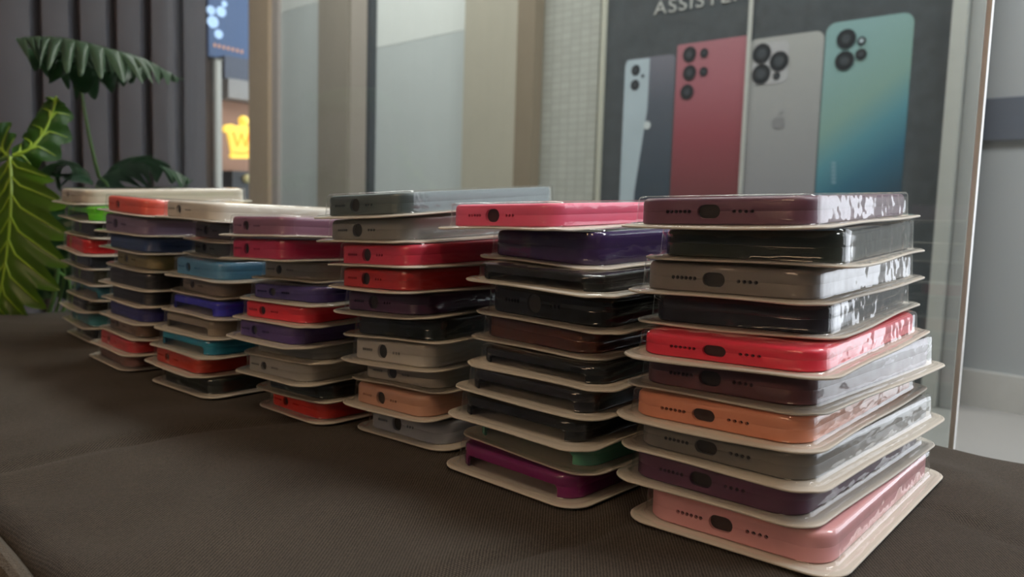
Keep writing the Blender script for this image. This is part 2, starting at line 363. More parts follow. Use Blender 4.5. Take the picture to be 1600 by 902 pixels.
for i, (u, v) in enumerate(SPOTS):
    root = W(u, v, CEIL-.03); f = uvf(root)
    t = thing('downlight', ['small round warm downlight left above the bench', 'small round warm downlight right above the bench', 'small round warm downlight behind the camera'][i], 'ceiling light', root, group='warm downlights over the bench')
    b_ = bmesh.new(); bmesh.ops.create_cone(b_, cap_ends=False, segments=24, radius1=.05, radius2=.04, depth=.03, matrix=Matrix.Translation((0, 0, .015)))
    obj('rim', b_, M['white'], t)
    b_ = bmesh.new(); bmesh.ops.create_circle(b_, cap_ends=True, segments=24, radius=.042, matrix=Matrix.Translation((0, 0, .02)))
    obj('bulb', b_, emit('warm_bulb', (1, .75, .48), 8), t)
    l = bpy.data.lights.new('downlight_glow', 'SPOT'); l.energy = 13; l.color = (1, .74, .48); l.shadow_soft_size = .04; l.spot_size = R(100); l.spot_blend = .6
    o = bpy.data.objects.new('downlight_glow', l); C.objects.link(o); o.location = W(u, v, CEIL-.04)

# added unseen fill light behind the camera, brightens the pack fronts
t = thing('added_fill_light', 'added warm fill light on the unseen wall behind the camera', 'added fill light', W(-.2, -2.19, .93)); f = uvf(W(-.2, -2.19, .93))
obj('housing', bx(-.75, .35, -2.199, -2.13, .93, 1.18, .004, f=f), M['white'], t)
obj('diffuser', bx(-.73, .33, -2.129, -2.122, .95, 1.16, f=f), emit('fill_diffuser', (1, .80, .60), .8), t, smooth=False)
area('added_fill_glow', -.2, -2.115, 1.055, 1.04, .2, 14, (1, .82, .64), rot=(R(90), 0, -A44+math.pi))
# slatted wall panelling
sl = thing('slat_panelling', 'dark grey vertical slat panelling on the wall behind the plant', 'wall panelling', W(-1.43, .3, FLOOR))
f = uvf(W(-1.43, .3, FLOOR))
edges = [(-6, 50), (68, 110), (128, 168), (185, 221), (238, 273), (288, 322)]
for a, b_ in edges:
    v0 = at_u(a, 150, -1.42)[0]; v1 = at_u(b_, 150, -1.42)[0]
    obj('slat', bx(-1.4345, -1.42, v0, v1, FLOOR+.002, CEIL-.002, .002, f=f), M['slat'], sl)
pit = v1-v0; v = at_u(-6, 150, -1.42)[0]
for k in range(14):
    v -= pit*1.42
    obj('slat', bx(-1.4345, -1.42, v, v+pit, FLOOR+.002, CEIL-.002, .002, f=f), M['slat'], sl)

# glass partition behind the bench: one big pane whose right edge is polished
M['glass'] = film('partition_glass', milk=.012, rough=.0, bump=0, tint=(.93, .96, .95))
def edge_mat():
    m, nt, b = nm('polished_glass_edge'); b.inputs['Base Color'].default_value = (.97, .97, .94, 1); b.inputs['Roughness'].default_value = .25; b.inputs['Metallic'].default_value = .1; b.inputs['Specular IOR Level'].default_value = 1.0  # white base stands in for light glowing through the glass edge
    tc = nt.nodes.new('ShaderNodeTexCoord'); no = N(nt, 'ShaderNodeTexNoise', Scale=9., Detail=2.); nt.links.new(tc.outputs['Object'], no.inputs['Vector'])
    mr = nt.nodes.new('ShaderNodeMapRange'); mr.inputs[3].default_value = 250; mr.inputs[4].default_value = 900; nt.links.new(no.outputs[0], mr.inputs[0])
    nt.links.new(mr.outputs[0], b.inputs['Thin Film Thickness']); b.inputs['Thin Film IOR'].default_value = 1.8
    return m
uE = at_v(1499, 600, VG)[0]
root = W(uE, VG, FLOOR); f = uvf(root)
gt = thing('glass_partition', 'tall clear glass partition with a shiny edge standing behind the bench', 'glass partition', root)
g_ = bmesh.new(); a0, a1 = -1.434, uE-.004
box(g_, a0, a1, VG, VG+.005, FLOOR, CEIL-.002, f=f)
obj('pane', g_, M['glass'], gt, smooth=False)
obj('polished_edge', bx(uE-.0035, uE, VG-.0005, VG+.0055, FLOOR, CEIL-.002, .001, f=f), edge_mat(), gt)

# storefront across the corridor
def vbox(px0, px1, py=150, V=VB, d0=0, d1=.08, z0=FLOOR, z1=CEIL, bev=0, f=None):
    return bx(at_v(px0, py, V)[0], at_v(px1, py, V)[0], V+d0, V+d1, z0, z1, bev, f=f)
def item(name, label, cat, px, py=150, V=VB, z=FLOOR):
    root = W(at_v(px, py, V)[0], V, z); return thing(name, label, cat, root), uvf(root)
t, f = item('pillar', 'narrow pinkish beige pillar right of the glowing orange sign', 'pillar', 410)
obj('face', vbox(393.5, 424, f=f, d0=-.02), mat('pinkish_beige', (.50, .38, .27), .5), t, smooth=False)
obj('side_strip', vbox(424.2, 434, f=f), mat('pale_mauve_strip', (.45, .40, .38), .5), t, smooth=False)
t, f = item('glass_door_panel', 'narrow pale frosted pane between the pinkish pillar and the taupe frame', 'door panel', 470)
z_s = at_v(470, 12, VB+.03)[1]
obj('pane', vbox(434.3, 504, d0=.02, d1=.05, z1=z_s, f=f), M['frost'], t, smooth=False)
obj('pane_reflection', vbox(434.3, 504, d0=.02, d1=.05, z0=z_s+.002, f=f), M['frost_reflect'], t, smooth=False)  # same painted reflection above the lower part
t, f = item('door_frame', 'tall taupe metal door frame with a dark rubber edge', 'door frame', 540)
obj('wide_post', vbox(504.5, 551, d0=-.03, f=f), M['taupe'], t, smooth=False)
obj('narrow_post', vbox(551.5, 575, d0=-.015, f=f), M['taupe2'], t, smooth=False)
obj('gasket', vbox(575.3, 582, d0=-.01, f=f), M['gasket'], t, smooth=False)
t, f = item('glass_door_panel', 'wide pale frosted pane left of the beige pillar', 'door panel', 660)
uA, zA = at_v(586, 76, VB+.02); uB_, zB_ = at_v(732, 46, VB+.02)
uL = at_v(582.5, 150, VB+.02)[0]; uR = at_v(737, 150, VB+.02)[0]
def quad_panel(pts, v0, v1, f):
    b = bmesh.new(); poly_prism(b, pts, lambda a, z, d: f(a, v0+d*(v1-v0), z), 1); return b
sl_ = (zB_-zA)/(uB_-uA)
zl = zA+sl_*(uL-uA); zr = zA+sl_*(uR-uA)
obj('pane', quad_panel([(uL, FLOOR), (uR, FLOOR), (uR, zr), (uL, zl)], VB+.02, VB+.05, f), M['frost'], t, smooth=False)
obj('pane_reflection', quad_panel([(uL, zl+.002), (uR, zr+.002), (uR, CEIL-.003), (uL, CEIL-.003)], VB+.02, VB+.05, f), M['frost_reflect'], t, smooth=False)  # sloped pale area is a reflection put into the colour
obj('frame_edge', vbox(729, 735, d0=.0, d1=.018, f=f), mat('pale_door_rail', (.55, .58, .59), .4), t, smooth=False)
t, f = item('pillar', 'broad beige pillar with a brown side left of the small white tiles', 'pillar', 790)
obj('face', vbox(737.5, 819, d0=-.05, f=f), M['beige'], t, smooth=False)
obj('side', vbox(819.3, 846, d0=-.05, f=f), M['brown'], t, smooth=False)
struct('wall_tiled', vbox(846.5, 933, d0=0, d1=.2), M['tile'])
# corridor wall behind the storefront line
struct('wall_storefront', bx(at_v(394, 150, VB)[0], uP-.301, VB+.201, VB+.26, FLOOR, CEIL), M['wallpale'])

# ------------------------------------------------------------------ poster
ux0 = at_v(944, 160, VB)[0]; ux1 = at_v(1478, 160, VB)[0]
root = W((ux0+ux1)/2, VB, FLOOR); f = uvf(root)
pt = thing('poster_board', 'large dark advertising board showing the backs of four phones', 'poster', root)
def noisy_board():
    m = mat('dark_speckled_print', (.065, .076, .086), .35, var=.35, scale=26, coat=.15); return m
obj('panel', bx(ux0, ux1, VB, VB+.02, FLOOR+.03, CEIL-.05, f=f), noisy_board(), pt, smooth=False)
obj('left_trim', bx(ux0-.018, ux0-.0005, VB-.012, VB+.03, FLOOR+.002, CEIL-.02, .002, f=f), mat('cream_trim', (.50, .50, .43), .4), pt)
uD = at_v(1167, 150, VB)[0]
obj('joint_strip', bx(uD-.007, uD+.007, VB-.008, VB-.0045, FLOOR+.03, CEIL-.05, .001, f=f), M['alu'], pt)
def grad(name, stops, tilt=0):
    m, nt, b = nm(name); tc = nt.nodes.new('ShaderNodeTexCoord'); mp = nt.nodes.new('ShaderNodeMapping')
    nt.links.new(tc.outputs['Generated'], mp.inputs[0])
    sx = nt.nodes.new('ShaderNodeSeparateXYZ'); nt.links.new(mp.outputs[0], sx.inputs[0]); cr = nt.nodes.new('ShaderNodeValToRGB')
    e = cr.color_ramp.elements
    while len(e) < len(stops): e.new(.5)
    for el, (p, c) in zip(e, stops): el.position = p; el.color = c+(1,)
    ma = nt.nodes.new('ShaderNodeMath'); ma.operation = 'MULTIPLY_ADD'; ma.inputs[1].default_value = -tilt
    nt.links.new(sx.outputs[0], ma.inputs[0]); nt.links.new(sx.outputs[2], ma.inputs[2])
    nt.links.new(ma.outputs[0], cr.inputs[0]); nt.links.new(cr.outputs[0], b.inputs['Base Color']); b.inputs['Roughness'].default_value = .4
    return m
def rr2(a0, a1, b0, b1, r, nc=7):
    return [(x+(a0+a1)/2, y+(b0+b1)/2) for x, y in rrect(a1-a0, b1-b0, r, nc=nc)]
def prnt(name, pts, m, parent, lift=.001, th=.0008, label=None):
    b = bmesh.new(); poly_prism(b, pts, lambda a, z, d: f(a, VB-lift+d, z), th); o = obj(name, b, m, parent, smooth=False)
    if label: o['label'] = label
    return o
def P(px, py): return at_v(px, py, VB)
def circ(cx, cy, r, n=20): return [(cx+r*math.cos(2*math.pi*k/n), cy+r*math.sin(2*math.pi*k/n)) for k in range(n)]
lens = mat('lens_print', (.025, .03, .036), .3); lens2 = mat('lens_core_print', (.06, .07, .08), .3)
def phone(x0, x1, pyL, pyR, pyB, rad, m, lenses, label, bottom=-.36):
    uL, zL = P(x0, pyL); uR2, zR = P(x1, pyR); z1 = (zL+zR)/2; z0 = bottom
    ph = prnt('printed_phone', rr2(uL, uR2, z0, z1, rad), m, pt, lift=.0012, label=label)
    for (px, py, r) in lenses:
        a, z = P(px, py); rr = r/FPX*(EYE-W(a, VB, z)).length*1.12
        prnt('printed_lens', circ(a, z, rr), lens, ph, lift=.0036)
        prnt('lens_core', circ(a, z, rr*.45), lens2, ph, lift=.0042, th=.0004)
    return ph
# sliver phone, two-tone
m1 = mat('silver_blue_print', (.40, .48, .54), .4, var=.15, scale=5); m1b = grad('steel_blue_print', [(0, (.03, .045, .06)), (.6, (.045, .065, .09)), (.85, (.09, .105, .135)), (1, (.17, .17, .21))])
ph = phone(978, 1056, 94, 84, 0, .02, m1b, [(994, 110, 7), (993, 133, 7)], 'slim silver and dark blue phone print')
a0_, zt = P(978, 94); a1_ = P(1016, 92)[0]; a2_, zb_ = P(996, 300); a3_ = P(966, 300)[0]
prnt('pale_back', [(a0_-.0, -.3), (P(985, 290)[0], -.3), (P(992, 290)[0], zb_), (P(1012, 170)[0], P(1012, 170)[1]), (a1_, zt-.004), (a0_+.01, zt-.002), (a0_, zt-.02)], m1, ph, lift=.0024)
a_, z_ = P(1012, 196); prnt('printed_logo', circ(a_, z_, .014), mat('pale_logo_print', (.55, .6, .62), .4), ph, lift=.0036)
a_, z_ = P(1005, 119); prnt('flash_dot', circ(a_, z_, .006), lens, ph, lift=.0036)
# red phone
phone(1059, 1168, 69, 57, 0, .006, grad('rose_red_print', [(0, (.13, .035, .04)), (.50, (.13, .038, .042)), (.72, (.26, .065, .085)), (.88, (.34, .12, .15)), (1, (.36, .15, .18))]),
      [(1078, 85, 10), (1078, 114, 10), (1074, 144, 10), (1101, 83, 6), (1100, 112, 6)], 'rose red phone print with five lenses')
# grey phone with square camera island
pg = phone(1170, 1289, 60, 50, 0, .026, grad('warm_grey_print', [(0, (.20, .19, .21)), (.55, (.25, .25, .27)), (1, (.36, .365, .36))]), [], 'silver grey phone print with three big lenses')
q0 = P(1175, 134); q1 = P(1234, 62)
prnt('camera_island', rr2(q0[0], q1[0], q0[1], q1[1], .02), mat('island_print', (.40, .40, .42), .35), pg, lift=.0024)
for px, py, r in ((1191, 84, 13), (1190, 116, 13), (1218, 96, 13), (1214, 119, 5)):
    a, z = P(px, py); rr = r/FPX*(EYE-W(a, VB, z)).length*1.1
    prnt('printed_lens', circ(a, z, rr), lens, pg, lift=.0038); prnt('lens_core', circ(a, z, rr*.5), lens2, pg, lift=.0044, th=.0004)
# fruit logo with a bite
def apple(cx, cy, s):
    pts = []
    for k in range(40):
        a = 2*math.pi*k/40 + math.pi/2
        r = 1 - .13*math.cos(2*(a-math.pi/2))*1.0
        if math.sin(a) > .85: r -= .16*(math.sin(a)-.85)/.15
        if math.sin(a) < -.9: r -= .08*(-math.sin(a)-.9)/.1
        x, y = r*math.cos(a)*.92, r*math.sin(a)
        d = math.hypot(x-1.12, y-.12)
        if d < .42:
            k_ = .42/d; x = 1.12+(x-1.12)*k_; y = .12+(y-.12)*k_
        pts.append((cx+x*s, cy+y*s))
    return pts
a_, z_ = P(1217, 192); ml = mat('grey_logo_print', (.22, .22, .235), .4)
prnt('printed_logo', apple(a_, z_, .021), ml, pg, lift=.0024)
prnt('logo_leaf', [(a_+.001, z_+.023), (a_+.004, z_+.031), (a_+.012, z_+.036), (a_+.010, z_+.028)], ml, pg, lift=.0024)
# teal phone
pb = phone(1292, 1430, 36, 19, 0, .03, grad('teal_gradient_print', [(0, (.02, .05, .09)), (.40, (.028, .07, .11)), (.50, (.035, .13, .20)), (.60, (.09, .25, .31)), (.70, (.20, .33, .30)), (.90, (.22, .36, .37))], .17),
      [(1323, 61, 12), (1320, 95, 12), (1346, 85, 7)], 'teal blue phone print with gradient back')
a, z = P(1347, 64); prnt('flash_ring', circ(a, z, .012), lens, pb, lift=.0036); prnt('flash_core', circ(a, z, .006), m1, pb, lift=.0042)
q0 = P(1303, 115); q1 = P(1358, 38); fr_ = rr2(q0[0], q1[0], q0[1], q1[1], .012)
for k in range(6):
    a, z = P(1303, 285-k*6); prnt('side_lettering', rr2(a-.006, a+.006, z-.0035, z+.0035, .001), mat('pale_side_print', (.22, .36, .44), .4), pb, lift=.0024)
# lettering
cu = bpy.data.curves.new('lettering', 'FONT'); cu.body = 'ASSISTEN'; cu.size = .062; cu.extrude = .0005; cu.space_character = 1.12
to = bpy.data.objects.new('lettering_tmp', cu); C.objects.link(to); bpy.context.view_layer.update()
me = bpy.data.meshes.new_from_object(to.evaluated_get(bpy.context.evaluated_depsgraph_get())); bpy.data.objects.remove(to)
a, z = P(1022, 24); a9 = P(1152, 3)[0]; wx = max(v.co.x for v in me.vertices)*7.1/8
for v in me.vertices:
    x, y, d = v.co; v.co = f(a+x*(a9-a)/wx, VB-.003-d, z+y*1.0)
obj('lettering', me, mat('white_letter_print', (.42, .43, .42), .4), pt, smooth=False)
# pale post right of the poster
t, f2 = item('aluminium_post', 'pale aluminium post standing right of the phone poster', 'post', 1510, 160)
obj('wide_profile', vbox(1481, 1506, 160, d0=-.03, d1=.04, bev=.004, f=f2), M['alu'], t)
obj('narrow_profile', vbox(1507, 1530, 160, d0=-.01, d1=.05, bev=.004, f=f2), mat('grey_metal_profile', (.40, .41, .41), .4), t)

# ------------------------------------------------------------------ shop at the far end with screen and glowing sign
US = -5.3
def S(px, py): return at_u(px, py, US)
def sbox(px0, px1, py0, py1, d0=0., d1=.03, f=None):
    v0 = S(px0, 150)[0]; v1 = S(px1, 150)[0]; z1 = S(355, py0)[1]; z0 = S(355, py1)[1]
    return bx(US+d0, US+d1, v0, v1, z0, z1, f=f)
sv, sz = S(355, 150); root = W(US, sv, FLOOR); f3 = uvf(root)
struct('wall_shop', bx(US-.05, US, .66, VR+.4, FLOOR, CEIL), mat('dim_shop_wall', (.16, .13, .12), .7))
t = thing('menu_screen', 'glowing blue menu screen high up in the far shop', 'screen', W(US, sv, S(355, 95)[1])); f4 = uvf(W(US, sv, S(355, 95)[1]))
obj('screen', sbox(322, 394, -60, 94, .02, .05, f4), emit('blue_screen', (.06, .10, .20), .42), t, smooth=False)
pic = emit('screen_picture', (.4, .55, .8), .8)
bm = bmesh.new()
for px, py, r in ((324, 18, .03), (327, 36, .04), (340, 20, .035), (336, 55, .03), (345, 8, .02)):
    v, z = S(px, py); poly_prism(bm, circ(v, z, r, 12), lambda a, b, d: f4(US+.0505+d, a, b), .003)
obj('picture', bm, pic, t, smooth=False)
bm = bmesh.new()
for k in range(7):
    v, z = S(330+k*7, 72+k*1.7); box(bm, US+.0505, US+.054, v-.008, v+.009, z-.012, z+.012, f=f4)
obj('caption', bm, emit('orange_caption', (.6, .3, .2), .35), t, smooth=False)
t = thing('shop_counter', 'brown and grey counter fittings beneath the blue screen', 'counter', root)
obj('cabinet', sbox(330, 396, 96, 130, .02, .2, f3), mat('dark_blue_panel', (.10, .11, .15), .5), t, smooth=False)
obj('shelf', sbox(330, 396, 131, 160, .02, .25, f3), mat('grey_shelf', (.34, .32, .31), .5), t, smooth=False)
obj('brown_panel', sbox(330, 396, 161, 268, .02, .1, f3), mat('orange_brown_panel', (.42, .22, .14), .5), t, smooth=False)
obj('base', sbox(330, 396, 269, 420, .02, .3, f3), mat('dark_counter_base', (.05, .05, .055), .5), t, smooth=False)
for px, r in ((352, .03), (378, .022)):
    v, z = S(px, 280); b = bmesh.new(); bmesh.ops.create_uvsphere(b, u_segments=12, v_segments=8, radius=r, matrix=Matrix.Translation(f3(US+.31, v, z))); obj('knob', b, mat('brass_knob', (.7, .6, .3), .4), t)
t = thing('white_post', 'thin white post left of the glowing orange sign', 'post', W(US+.6, at_u(337, 150, US+.6)[0], FLOOR)); f5 = uvf(W(US+.6, at_u(337, 150, US+.6)[0], FLOOR))
v0 = at_u(333, 150, US+.6)[0]; v1 = at_u(342, 150, US+.6)[0]
obj('post', bx(US+.6, US+.64, v0, v1, FLOOR, at_u(337, 95, US+.6)[1], .004, f=f5), M['white'], t)
obj('post_cap', bx(US+.595, US+.645, v0-.005, v1+.005, at_u(337, 95, US+.6)[1]+.0005, at_u(337, 93, US+.6)[1], f=f5), M['alu'], t)
# the crown-like sign
sc = S(370, 215); root = W(US+.4, sc[0], sc[1]); f6 = uvf(root)
t = thing('neon_sign', 'glowing yellow-orange crown-shaped sign with a letter W', 'sign', root)
UQ = US+.4
def Q(px, py): return at_u(px, py, UQ)
yel = emit('yellow_glow', (1, .62, .09), 1.15); ora = emit('orange_glow', (.95, .30, .04), 1.0)
bm = bmesh.new()
poly_prism(bm, [Q(*p) for p in ((353, 208), (347, 206), (346, 200), (350, 195), (358, 194), (366, 197), (376, 195), (390, 198), (392, 206), (389, 222), (387, 240), (389, 244), (388, 248), (360, 248), (357, 244), (359, 239), (356, 222))], lambda a, b, d: f6(UQ+d, a, b), .03)
obj('sign_body', bm, yel, t, smooth=False)
bm = bmesh.new(); v, z = Q(379, 189); bmesh.ops.create_uvsphere(bm, u_segments=16, v_segments=10, radius=.034, matrix=Matrix.Translation(f6(UQ+.012, v, z)))
obj('sign_ball', bm, yel, t)
bm = bmesh.new(); tube(bm, [f6(UQ+.034, *Q(*p)) for p in ((361, 207), (367, 229), (374, 209), (380, 229), (387, 207))], .0055)
obj('letter_w', bm, ora, t)
bm = bmesh.new(); tube(bm, [f6(UQ+.034, *Q(*p)) for p in ((361, 238), (374, 240), (386, 238))], .005); obj('base_line', bm, ora, t)

# ------------------------------------------------------------------ bench
BAS = {s: PK[s][-1] for s in PK}
def bench_z(x, y):
    num = 0; den = 1/.03**4
    for s, (bx_, by_, yw, z, a, b) in BAS.items():
        c, sn = math.cos(yw), math.sin(yw); dx, dy = x-bx_, y-by_
        lx = c*dx+sn*dy; ly = -sn*dx+c*dy
        ex = max(0, abs(lx)-WS[s]/2); ey = max(0, abs(ly)-LD/2); d = math.hypot(ex, ey)+.004
        cx = max(-WS[s]/2, min(WS[s]/2, lx)); cy = max(-LD/2, min(LD/2, ly))
        w = 1/d**4; num += w*(z-.0009+cx*a+cy*b); den += w
    return num/den
def groove(t, w, d): return -d*math.exp(-(t/w)**2)
BU0, BU1, BV0, BV1, BT = -1.06, 1.6, .082, .543, .16
bm = bmesh.new(); nu, nv = 440, 76; grid = []
for i in range(nu+1):
    col = []
    u = BU0+(BU1-BU0)*i/nu
    for j in range(nv+1):
        v = BV0+(BV1-BV0)*j/nv; p = W(u, v, 0); z = bench_z(p.x, p.y)
        du = min(u-BU0, BU1-u); dv = min(v-BV0, BV1-v); e = .014
        far = min(1, max(0, (min(u-BU0, BU1-u, v-BV0, BV1-v))/.03))
        z *= far
        if dv < e: z -= e-math.sqrt(max(0, e*e-(e-dv)**2))
        if du < e: z -= e-math.sqrt(max(0, e*e-(e-du)**2))
        k = 0
        for s, (bx_, by_, yw, _, _, _) in BAS.items():
            c, sn = math.cos(yw), math.sin(yw); dx, dy = p.x-bx_, p.y-by_
            lx = abs(c*dx+sn*dy)-WS[s]/2; ly = abs(-sn*dx+c*dy)-LD/2
            k = max(k, math.exp(-(max(0, lx, ly)/.012)**2))
        free = 1-k
        z += groove(u+.205-(v-.25)*.15, .005, .0035) + groove(u+.43+.03*math.sin(v*9), .007, .004)
        if u > -.14: z += groove(v-.40+(u+.1)*.3, .003, .0012)
        z += free*(.0010*math.sin(u*31+v*17)*math.sin(v*23-u*7) + .0006*math.sin(u*90+3*math.sin(v*40)))-.0004*(1-free)
        col.append(bm.verts.new(W(u, v, z)))
    grid.append(col)
for i in range(nu):
    for j in range(nv): bm.faces.new((grid[i][j], grid[i+1][j], grid[i+1][j+1], grid[i][j+1]))
# skirt
ring = [grid[i][0] for i in range(nu+1)]+[grid[nu][j] for j in range(1, nv+1)]+[grid[i][nv] for i in range(nu-1, -1, -1)]+[grid[0][j] for j in range(nv-1, 0, -1)]
low = [bm.verts.new((v.co.x, v.co.y, -BT)) for v in ring]; n_ = len(ring)
for k in range(n_): bm.faces.new((ring[k], low[k], low[(k+1) % n_], ring[(k+1) % n_]))
bm.faces.new(low)
root = W(.1, .3, FLOOR)
bt = thing('upholstered_bench', 'long bench covered in dark brown woven fabric carrying all the stacks', 'bench', root)
me = bpy.data.meshes.new('cushion'); bmesh.ops.recalc_face_normals(bm, faces=bm.faces[:]); bm.to_mesh(me); bm.free(); me.transform(Matrix.Translation(-root))
obj('cushion', me, M['fabric'], bt, angle=60)
fb = uvf(root)
obj('base', bx(BU0+.01, BU1-.01, BV0+.012, BV1-.01, -.385, -BT-.0005, .005, f=fb), M['fabric'], bt)
for u in (BU0+.08, BU0+.9, BU1-.9, BU1-.08):
    for v in (BV0+.05, BV1-.05):
        b = bmesh.new(); bmesh.ops.create_cone(b, cap_ends=True, segments=16, radius1=.015, radius2=.022, depth=.054, matrix=Matrix.Translation(fb(u, v, -.4128))); obj('leg', b, M['black'], bt)
b = bmesh.new(); tube(b, [fb(BU0+.01+(BU1-BU0-.02)*k/80, BV0-.001, -.012+.0004*math.sin(k)) for k in range(81)], .0045, 10); obj('front_piping', b, M['piping'], bt)
b = bmesh.new(); tube(b, [fb(BU0+.01+(BU1-BU0-.02)*k/80, BV1+.002, -.010) for k in range(81)], .004, 10); obj('rear_piping', b, M['piping'], bt)

# ------------------------------------------------------------------ phone case packs
CW, CL, CH = .080, .157, .0118        # canonical case
HB = .0133                            # canonical blister height
def case_shell():
    bm = bmesh.new(); t_ = .0017; r = .0125; rings = []
    prof = [(t_, .0, .0), (.0005, 0, 0), (0, .0006, 0), (0, .0055, 0), (.00012, .0058, 0), (0, .0061, 0), (0, CH-.0024, 0), (.0003, CH-.0014, 0), (.0010, CH-.0005, 0), (.0022, CH, 0)]
    for ins, z, _ in prof:
        rings.append([(x, y, z) for x, y in rrect(CW-2*ins, CL-2*ins, r-ins, nc=7, ns=8, nl=4)])
    top = [(x, y, CH) for x, y in rrect(CW-.012, CL-.012, .008, nc=7, ns=8, nl=4)]
    rings.append(top)
    outer = loft(bm, rings, cap0=False, cap1=True)
    inner = [[(x, y, z) for x, y in rrect(CW-2*t_, CL-2*t_, r-t_, nc=7, ns=8, nl=4)] for z in (0, CH-t_)]
    iv = [outer[0], [bm.verts.new(p) for p in inner[1]]]; n = len(iv[0])
    for k in range(n): bm.faces.new((iv[0][k], iv[1][k], iv[1][(k+1) % n], iv[0][(k+1) % n]))
    bm.faces.new(iv[1])
    bmesh.ops.recalc_face_normals(bm, faces=bm.faces[:])
    return bm
def pill(w, h, n=8):
    r = h/2; pts = []
    for k in range(n+1): a = -90+180*k/n; pts.append((w/2-r+r*math.cos(R(a)), r*math.sin(R(a))))
    for k in range(n+1): a = 90+180*k/n; pts.append((-w/2+r+r*math.cos(R(a)), r*math.sin(R(a))))
    return pts
ZM = .0057
LAY = {'pro': (10.5, 6.0, -3.0, [(-22.5+2.1*k) for k in range(6)], [(8.5+2.6*k) for k in range(4)]),
       'pin': (10.5, 7.0, -3.0, [(-21+2.1*k) for k in range(5)], [(7.5+2.4*k) for k in range(3)]),
       'round': (9.5, 7.6, -6.0, [(-25+2.0*k) for k in range(5)], [(5+2.6*k) for k in range(3)]),
       'square': (7.5, 6.4, -12.0, [(-28+2.2*k) for k in range(5)], [(-1+2.2*k) for k in range(4)])}
def boolcut(bm, cut):
    a = bpy.data.meshes.new('a'); bm.to_mesh(a); bm.free(); b = bpy.data.meshes.new('b'); bmesh.ops.recalc_face_normals(cut, faces=cut.faces[:]); cut.to_mesh(b); cut.free()
    oa = bpy.data.objects.new('a', a); ob = bpy.data.objects.new('b', b); C.objects.link(oa); C.objects.link(ob)
    md = oa.modifiers.new('m', 'BOOLEAN'); md.operation = 'DIFFERENCE'; md.object = ob; md.solver = 'EXACT'
    bpy.context.view_layer.update()
    me = bpy.data.meshes.new_from_object(oa.evaluated_get(bpy.context.evaluated_depsgraph_get()))
    bpy.data.objects.remove(oa); bpy.data.objects.remove(ob); return me
def canonical(kind):
    bm = case_shell(); cut = bmesh.new(); y0 = -CL/2-.002; port = grille = None
    # camera window in the back, near the far end
    poly_prism(cut, [(x-.019, y+.055) for x, y in rrect(.034, .036, .008, nc=5)], lambda a, b, d: Vector((a, b, .008+d)), .008)
    if kind in LAY:
        w, h, px, hl, hr = LAY[kind]
        poly_prism(cut, [(a+px/1000, b+ZM) for a, b in pill(w/1000, h/1000)], lambda a, b, d: Vector((a, y0+d, b)), .0055)
        for x in hl+hr: poly_prism(cut, circ(x/1000, ZM, .00085, 8), lambda a, b, d: Vector((a, y0+d, b)), .0055)
        port = bmesh.new(); poly_prism(port, [(a+px/1000, b+ZM) for a, b in pill(w/1000+.0006, h/1000+.0006)], lambda a, b, d: Vector((a, -CL/2+.0018+d, b)), .0012)
        grille = bmesh.new()
        for x in hl+hr: poly_prism(grille, circ(x/1000, ZM, .0011, 8), lambda a, b, d: Vector((a, -CL/2+.0018+d, b)), .0006)
    if kind == 'open':
        poly_prism(cut, [(-.031, -.002), (.031, -.002), (.031, .0045), (.0295, .0062), (-.0295, .0062), (-.031, .0045)], lambda a, b, d: Vector((a, y0+d, b)), .0075)
    me = boolcut(bm, cut)
    out = [me]
    for b in (port, grille):
        if b is None: out.append(None); continue
        m_ = bpy.data.meshes.new('p'); bmesh.ops.recalc_face_normals(b, faces=b.faces[:]); b.to_mesh(m_); b.free(); out.append(m_)
    return out
CANON = {k: canonical(k) for k in ('pro', 'pin', 'round', 'square', 'plain', 'open')}
CT = .0010      # card thickness
def plane_z(row, X, Y):
    x, y, yw, z, a, b = row; c, s = math.cos(yw), math.sin(yw); dx, dy = X-x, Y-y
    return z + (c*dx+s*dy)*a + (-s*dx+c*dy)*b
